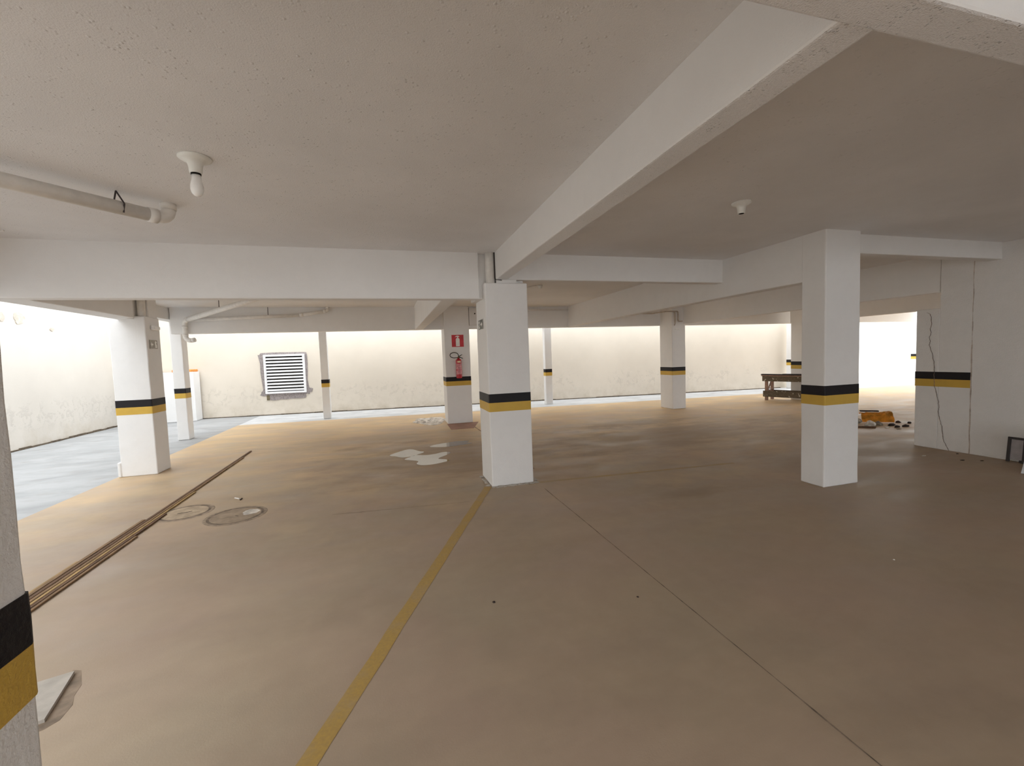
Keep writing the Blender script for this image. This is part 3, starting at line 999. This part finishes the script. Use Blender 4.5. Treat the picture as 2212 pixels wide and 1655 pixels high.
# puddles
for i, (c, poly) in enumerate((
        ('puddle of standing water with a ragged outline, largest of three', [(.24, 6.80), (.36, 6.93), (.50, 6.86), (.64, 6.88), (.80, 6.97), (.90, 6.88), (.80, 6.72), (.66, 6.55), (.74, 6.46), (.82, 6.36), (.70, 6.27), (.55, 6.21), (.40, 6.22), (.33, 6.34), (.36, 6.50), (.24, 6.62), (.17, 6.70)]),
        ('leaf-shaped puddle left of the largest puddle', [(-.05, 7.08), (.07, 7.26), (.20, 7.40), (.32, 7.42), (.42, 7.22), (.50, 7.12), (.40, 6.98), (.28, 6.86), (.14, 6.85), (.05, 6.97)]),
        ('narrow puddle mirroring the extinguisher pillar', [(.62, 7.50), (.75, 7.64), (.95, 7.72), (1.15, 7.78), (1.35, 7.72), (1.28, 7.60), (1.36, 7.48), (1.15, 7.40), (.92, 7.36), (.74, 7.40)]))):
    pl = [Vector((x, y)) for x, y in poly]
    sm = []
    n = len(pl)
    for k in range(n):          # Catmull-Rom outline
        p0_, p1_, p2_, p3_ = pl[k - 1], pl[k], pl[(k + 1) % n], pl[(k + 2) % n]
        for t in (0, .33, .66):
            sm.append(.5 * ((2 * p1_) + (p2_ - p0_) * t + (2 * p0_ - 5 * p1_ + 4 * p2_ - p3_) * t * t + (3 * p1_ - p0_ - 3 * p2_ + p3_) * t ** 3))
    bm = prism(bmesh.new(), [(v.x, v.y) for v in sm], 0, .002)
    tag(obj('puddle', bm, M['water']), c, 'puddle', 'puddles on the floor')

# dried mortar spill beside the extinguisher pillar
bm = bmesh.new()
pol = blob_poly(.93, 10.7, .40, .62, 40, .45, 6)
prism(bm, pol, 0, .006)
sp = tag(obj('mortar_spill', bm, M['chalk']), 'whitish dried mortar spill beside the extinguisher pillar', 'mortar spill')
bm = bmesh.new()
rr = random.Random(11)
for k in range(46):
    t = bmesh.new()
    s = rr.uniform(.015, .05)
    bmesh.ops.create_icosphere(t, subdivisions=1, radius=s)
    for v in t.verts: v.co += Vector((rr.uniform(-1, 1), rr.uniform(-1, 1), rr.uniform(-1, 1))) * s * .3
    a, q_ = rr.uniform(0, 6.28), math.sqrt(rr.random())
    join(bm, t, Matrix.Translation((.93 + .36 * q_ * math.cos(a), 10.7 + .55 * q_ * math.sin(a), .005)) @ Matrix.Diagonal((1, 1, .5, 1)))
tag(obj('crumbs', bm, M['chalk'], sp), kind='stuff')

# pale slab lying by the near pillar
bm = prism(bmesh.new(), [(-1.575, 2.605), (-1.495, 2.275), (-2.05, 2.10), (-2.12, 2.44)], 0, .016)
tag(obj('concrete_slab', bm, M['board']), 'pale flat slab on the floor behind the nearest pillar', 'slab')
bm = prism(bmesh.new(), [(-1.60, 2.64), (-1.56, 2.625), (-1.53, 2.57), (-1.49, 2.50), (-1.475, 2.42), (-1.445, 2.36), (-1.44, 2.27), (-1.47, 2.23), (-1.53, 2.20), (-1.60, 2.24)], 0, .001)
obj('stain_with_shadow', bm, simple('stain_with_shadow', (.24, .18, .13), .7, .3, var=.35, vs=9), fl)  # dark stain along the slab's edge, with the slab's shadow painted in

# laths lying on the floor
for i, (x, y0, y1, wd2, h, mm, sk, lab) in enumerate((
        (-2.352, 2.3, 8.48, .026, .018, 'lath2', -.012, 'longest wooden lath of the bundle on the floor, reaching farthest back'),
        (-2.322, 2.5, 7.95, .024, .016, 'lath', -.015, 'second-longest wooden lath, beside the longest one'),
        (-2.385, 2.2, 5.06, .028, .020, 'lath', .004, 'outer brown lath nearest the open side, ending by the slotted cover'),
        (-2.292, 2.4, 6.0, .022, .014, 'lath3', -.03, 'ochre lath in the middle of the bundle'),
        (-2.262, 2.3, 5.2, .022, .016, 'lath2', -.05, 'dark lath on the inner side of the bundle'),
        (-2.236, 2.5, 4.6, .020, .014, 'lath', -.055, 'short pale lath on the inner edge of the bundle'),
        (-2.412, 2.4, 4.15, .022, .014, 'lath3', .018, 'shortest ochre lath on the outer edge of the bundle'))):
    bm = bmesh.new()
    N = 14
    secs = []
    for k in range(N + 1):
        t = k / N
        y = y0 + (y1 - y0) * t
        xx = x - .003 * (y - 2.2) + .001 * math.sin(3 * t + i)
        secs.append([bm.verts.new((xx + a * wd2 / 2, y, z)) for a, z in ((-1, .0035), (1, .0035), (1, h), (-1, h))])
    for A, B in zip(secs, secs[1:]):
        for k in range(4): bm.faces.new((A[k], A[(k + 1) % 4], B[(k + 1) % 4], B[k]))
    bm.faces.new(secs[0])
    bm.faces.new(secs[-1])
    tag(obj('wooden_lath', bm, M[mm]), lab, 'lath', 'bundle of laths on the floor')

# cigarette end and a dark chip beside the covers
tag(obj('cigarette_end', tube(bmesh.new(), [(-1.745, 5.545, .006), (-1.685, 5.49, .006)], .0065, 10), M['white']), 'white cigarette end on the floor', 'cigarette end')
tag(obj('dark_chip', bx(bmesh.new(), -1.668, -1.655, 5.44, 5.50, 0, .01, .002), M['rubdark']), 'dark chip beside the cigarette end', 'chip')


def stone(name, x, y, s, mat, label, cat='stone', flat=.6, seed=0, group=None, stretch=(1, 1)):
    rr = random.Random(seed)
    bm = bmesh.new()
    bmesh.ops.create_icosphere(bm, subdivisions=2, radius=1)
    ph = rr.uniform(0, 50)
    for v in bm.verts:
        k = 1 + .45 * noise.noise(v.co * 1.4 + Vector((ph, 0, 0)))
        v.co = Vector((v.co.x * k * s * stretch[0], v.co.y * k * s * stretch[1], max(v.co.z * k * s * flat, -s * flat * .45)))
    zmin = min(v.co.z for v in bm.verts)
    bmesh.ops.translate(bm, verts=bm.verts, vec=(x, y, -zmin))
    return tag(obj(name, bm, mat), label, cat, group)


stone('pebble', .552, 2.52, .009, M['rubdark'], 'dark pebble on the floor between bay line and floor joint', 'pebble', seed=1)
stone('pebble', 1.40, 2.28, .007, M['rubdark'], 'small dark pebble right next to the floor joint', 'pebble', seed=2)
stone('pebble', 3.30, 2.10, .006, M['white'], 'tiny white pebble alone on the dark floor', 'pebble', seed=3)

# ------------------------------------------------------------------ rubble beyond the foreground pillar
rg = 'rubble heap beyond the foreground pillar'
rub = [
    (8.52, 6.16, .13, 'rubgrey', 'flat grey rubble lump half hidden by the foreground pillar', .55, (1.1, 1)),
    (8.38, 5.76, .075, 'rubwhite', 'white angular rubble lump in front of the sack', .95, (1.3, .8)),
    (8.60, 5.76, .06, 'rubgrey', 'grey-green rubble lump beside the white one', .8, (1.2, .8)),
    (8.22, 5.98, .07, 'rubdark', 'dark rubble lump against the foreground pillar', .7, (1, .8)),
    (8.74, 5.64, .05, 'rubdark', 'dark flat chunk under the middle of the sack', .6, (1.7, .7)),
    (8.63, 5.48, .042, 'rubdark', 'dark chunk in front of the sack near its far end', .6, (1.5, .7)),
    (9.16, 5.80, .040, 'rubdark', 'black lump touching the far end of the sack', .6, (1.3, .8)),
    (9.22, 5.66, .028, 'rubdark', 'small black lump standing off the far end of the sack', .9, (1, 1)),
    (8.82, 5.47, .055, 'rubdark', 'dark curved shard, farthest out from the sack', .5, (1.5, .6)),
    (8.49, 5.36, .035, 'rubgrey', 'small grey shard in front of the curved shard', .35, (1.6, .7)),
    (8.46, 5.53, .035, 'rubwhite', 'pale crumb lying in front of the dark chunks', .35, (1.5, .7)),
]
for i, (x, y, s, mm, lab, flat, st) in enumerate(rub):
    stone('rubble_lump', x, y, s, M[mm], lab, 'rubble', flat, 20 + i, rg, st)
# lath scraps
for i, (xa, ya, xb, yb) in enumerate(((8.10, 5.82, 8.34, 5.63), (8.02, 5.76, 8.24, 5.57))):
    tag(obj('wood_scrap', tube(bmesh.new(), [(xa, ya, .010), (xb, yb, .010)], .010, 6), M['lath2']), ('thin wood scrap under the white rubble lump', 'thin wood scrap lying frontmost below the white rubble lump')[i], 'wood scrap', rg)
# torn ochre sack
bm = bmesh.new()
NX, NY = 22, 12
grid = []
for j in range(NY + 1):
    row = []
    for i in range(NX + 1):
        u, v = i / NX, j / NY
        cr = noise.noise(Vector((u * 5, v * 5, 5)))
        x = 8.66 + .40 * u + .30 * v + .03 * cr
        y = 6.10 - .30 * u + .26 * v + .03 * noise.noise(Vector((u * 5, v * 5, 8)))
        z = .02 + .125 * min(1, v * 2.2) - .03 * max(0, v - .8) * 5 * (1 - u) + .035 * abs(noise.noise(Vector((u * 7, v * 4, 1)))) * (v > .1) + .02 * u
        if v == 0: z = .012
        row.append(bm.verts.new((x, y, max(.01, z))))
    grid.append(row)
for j in range(NY):
    for i in range(NX):
        bm.faces.new((grid[j][i], grid[j][i + 1], grid[j + 1][i + 1], grid[j + 1][i]))
bmesh.ops.solidify(bm, geom=list(bm.faces), thickness=.008)
tag(obj('paper_sack', bm, M['kraft']), 'crumpled ochre paper sack on the rubble heap', 'sack')
bm = bmesh.new()
t_ = bx(bmesh.new(), -.15, .15, -.03, .03, .155, .18, .008)
for v in t_.verts: v.co.z += .02 + .012 * math.sin(v.co.x * 22)
join(bm, t_, Matrix.Translation((8.99, 6.20, 0)) @ Matrix.Rotation(math.radians(-37), 4, 'Z'))
tag(obj('dark_rag', bm, M['rubdark']), 'dark strip of rag on the back edge of the ochre sack', 'rag')

# ------------------------------------------------------------------ workbench
bench = thing('workbench', 'paint-spattered wooden trestle workbench behind the foreground pillar', 'workbench', (10.27, 9.95, 0))
bench.rotation_euler = (0, 0, math.radians(-72))     # local x runs along the bench
BL, BW, BH = 1.3, .385, .70


def bpart(name, x0, x1, y0, y1, z0, z1, mat, bev=.003):
    b_ = bx(bmesh.new(), x0, x1, y0, y1, z0, z1, bev)
    bmesh.ops.recalc_face_normals(b_, faces=b_.faces)
    me = bpy.data.meshes.new(name)
    b_.to_mesh(me)
    b_.free()
    me.materials.append(M[mat])
    o_ = bpy.data.objects.new(name, me)
    C.objects.link(o_)
    o_.parent = bench
    return o_


for yy in (0, BW - .06):
    for xx in (.06, BL - .12):
        bpart('leg', xx, xx + .07, yy, yy + .06, 0, BH - .02, 'benchwood')
for yy in (-.025, BW):
    bpart('apron', 0, BL, yy, yy + .025, BH - .16, BH - .015, 'benchpaint')
    bpart('lower_rail', .02, BL - .02, yy, yy + .025, .10, .27, 'benchpaint')
for k in range(2):
    bpart('top_board', -.03, BL + .03, -.03 + k * .235, .2 + k * .235, BH - .015, BH + .012, 'benchwood')
for xx in (.08, BL - .12):
    bpart('end_rail', xx, xx + .03, .05, BW - .05, .24, .29, 'benchwood')
br = bpart('brace', .085, .11, .05, .09, 0, .46, 'benchwood')
br.rotation_euler = (math.radians(-38), 0, 0)
br.location = (0, .0, .27)
for k, (a, b_, yy, zz, lab) in enumerate(((-.06, 1.25, .02, BH + .013, 'dark plank lying on the workbench, front one'), (.42, 1.28, .21, BH + .013, 'dark plank lying on the workbench, rear one'))):
    mw = Matrix.Translation((10.27, 9.95, 0)) @ Matrix.Rotation(math.radians(-72), 4, 'Z')
    b2 = bmesh.new()
    join(b2, bx(bmesh.new(), a, b_, yy, yy + .12, zz, zz + .028, .003), mw)
    tag(obj('loose_plank', b2, M['darkplank']), lab, 'plank', 'planks on the workbench')

# ------------------------------------------------------------------ panels leaning by the partition wall
fp = thing('framed_panel', 'small dark-framed grey panel leaning on the partition wall', 'panel', (7.25, 3.25, 0))


def lean(bm, y0, y1, z0, z1, t, xb, xt):
    """box in the (y, z) plane leaning from x=xb at the foot to x=xt at the top"""
    t_ = bx(bmesh.new(), -t, 0, y0, y1, z0, z1, .002)
    for v in t_.verts:
        v.co.x += xb + (xt - xb) * (v.co.z / .32)
    join(bm, t_)
    return bm


obj('sheet', lean(bmesh.new(), 3.0, 3.40, .03, .28, .008, 7.265, 7.30), M['panel'], fp)
bm = bmesh.new()
for a in ((3.385, 3.415, .0, .30), (3.02, 3.30, .0, .03), (3.02, 3.40, .275, .30)):
    lean(bm, a[0], a[1], a[2], a[3], .02, 7.265, 7.30)
lean(bm, 3.20, 3.27, .0, .30, .03, 7.262, 7.297)
obj('frame', bm, M['frame_dark'], fp)
bm = bmesh.new()
o0, e1, e2 = Vector((6.70, 3.03, .0)), Vector((.45, -.89, 0)), Vector((.36, .0, .93))
nb = e1.cross(e2).normalized() * .015
ring = [o0, o0 + e1 * .4, o0 + e1 * .4 + e2 * .5, o0 + e2 * .5]
va = [bm.verts.new(p) for p in ring]
vb = [bm.verts.new(p + Vector((nb.x, nb.y, max(0, nb.z)))) for p in ring]
bm.faces.new(va)
bm.faces.new(vb)
for k in range(4): bm.faces.new((va[k], va[(k + 1) % 4], vb[(k + 1) % 4], vb[k]))
tag(obj('pale_board', bm, M['pale_sheet']), 'pale board propped in front of the framed panel', 'board')
for i, (x, y, s) in enumerate(((6.72, 3.95, .016), (6.85, 3.62, .015), (7.02, 3.52, .012), (7.20, 3.86, .012))):
    stone('plaster_chip', x, y, s, M[('rubwhite', 'rubdark', 'rubdark', 'rubdark')[i]],
          ('pale plaster chip on the floor below the crack', 'dark crumb out on the floor before the wall joint', 'dark crumb nearer the framed panel', 'dark crumb at the foot of the wall joint')[i], 'crumb', .35, 60 + i, None, (2, 1))
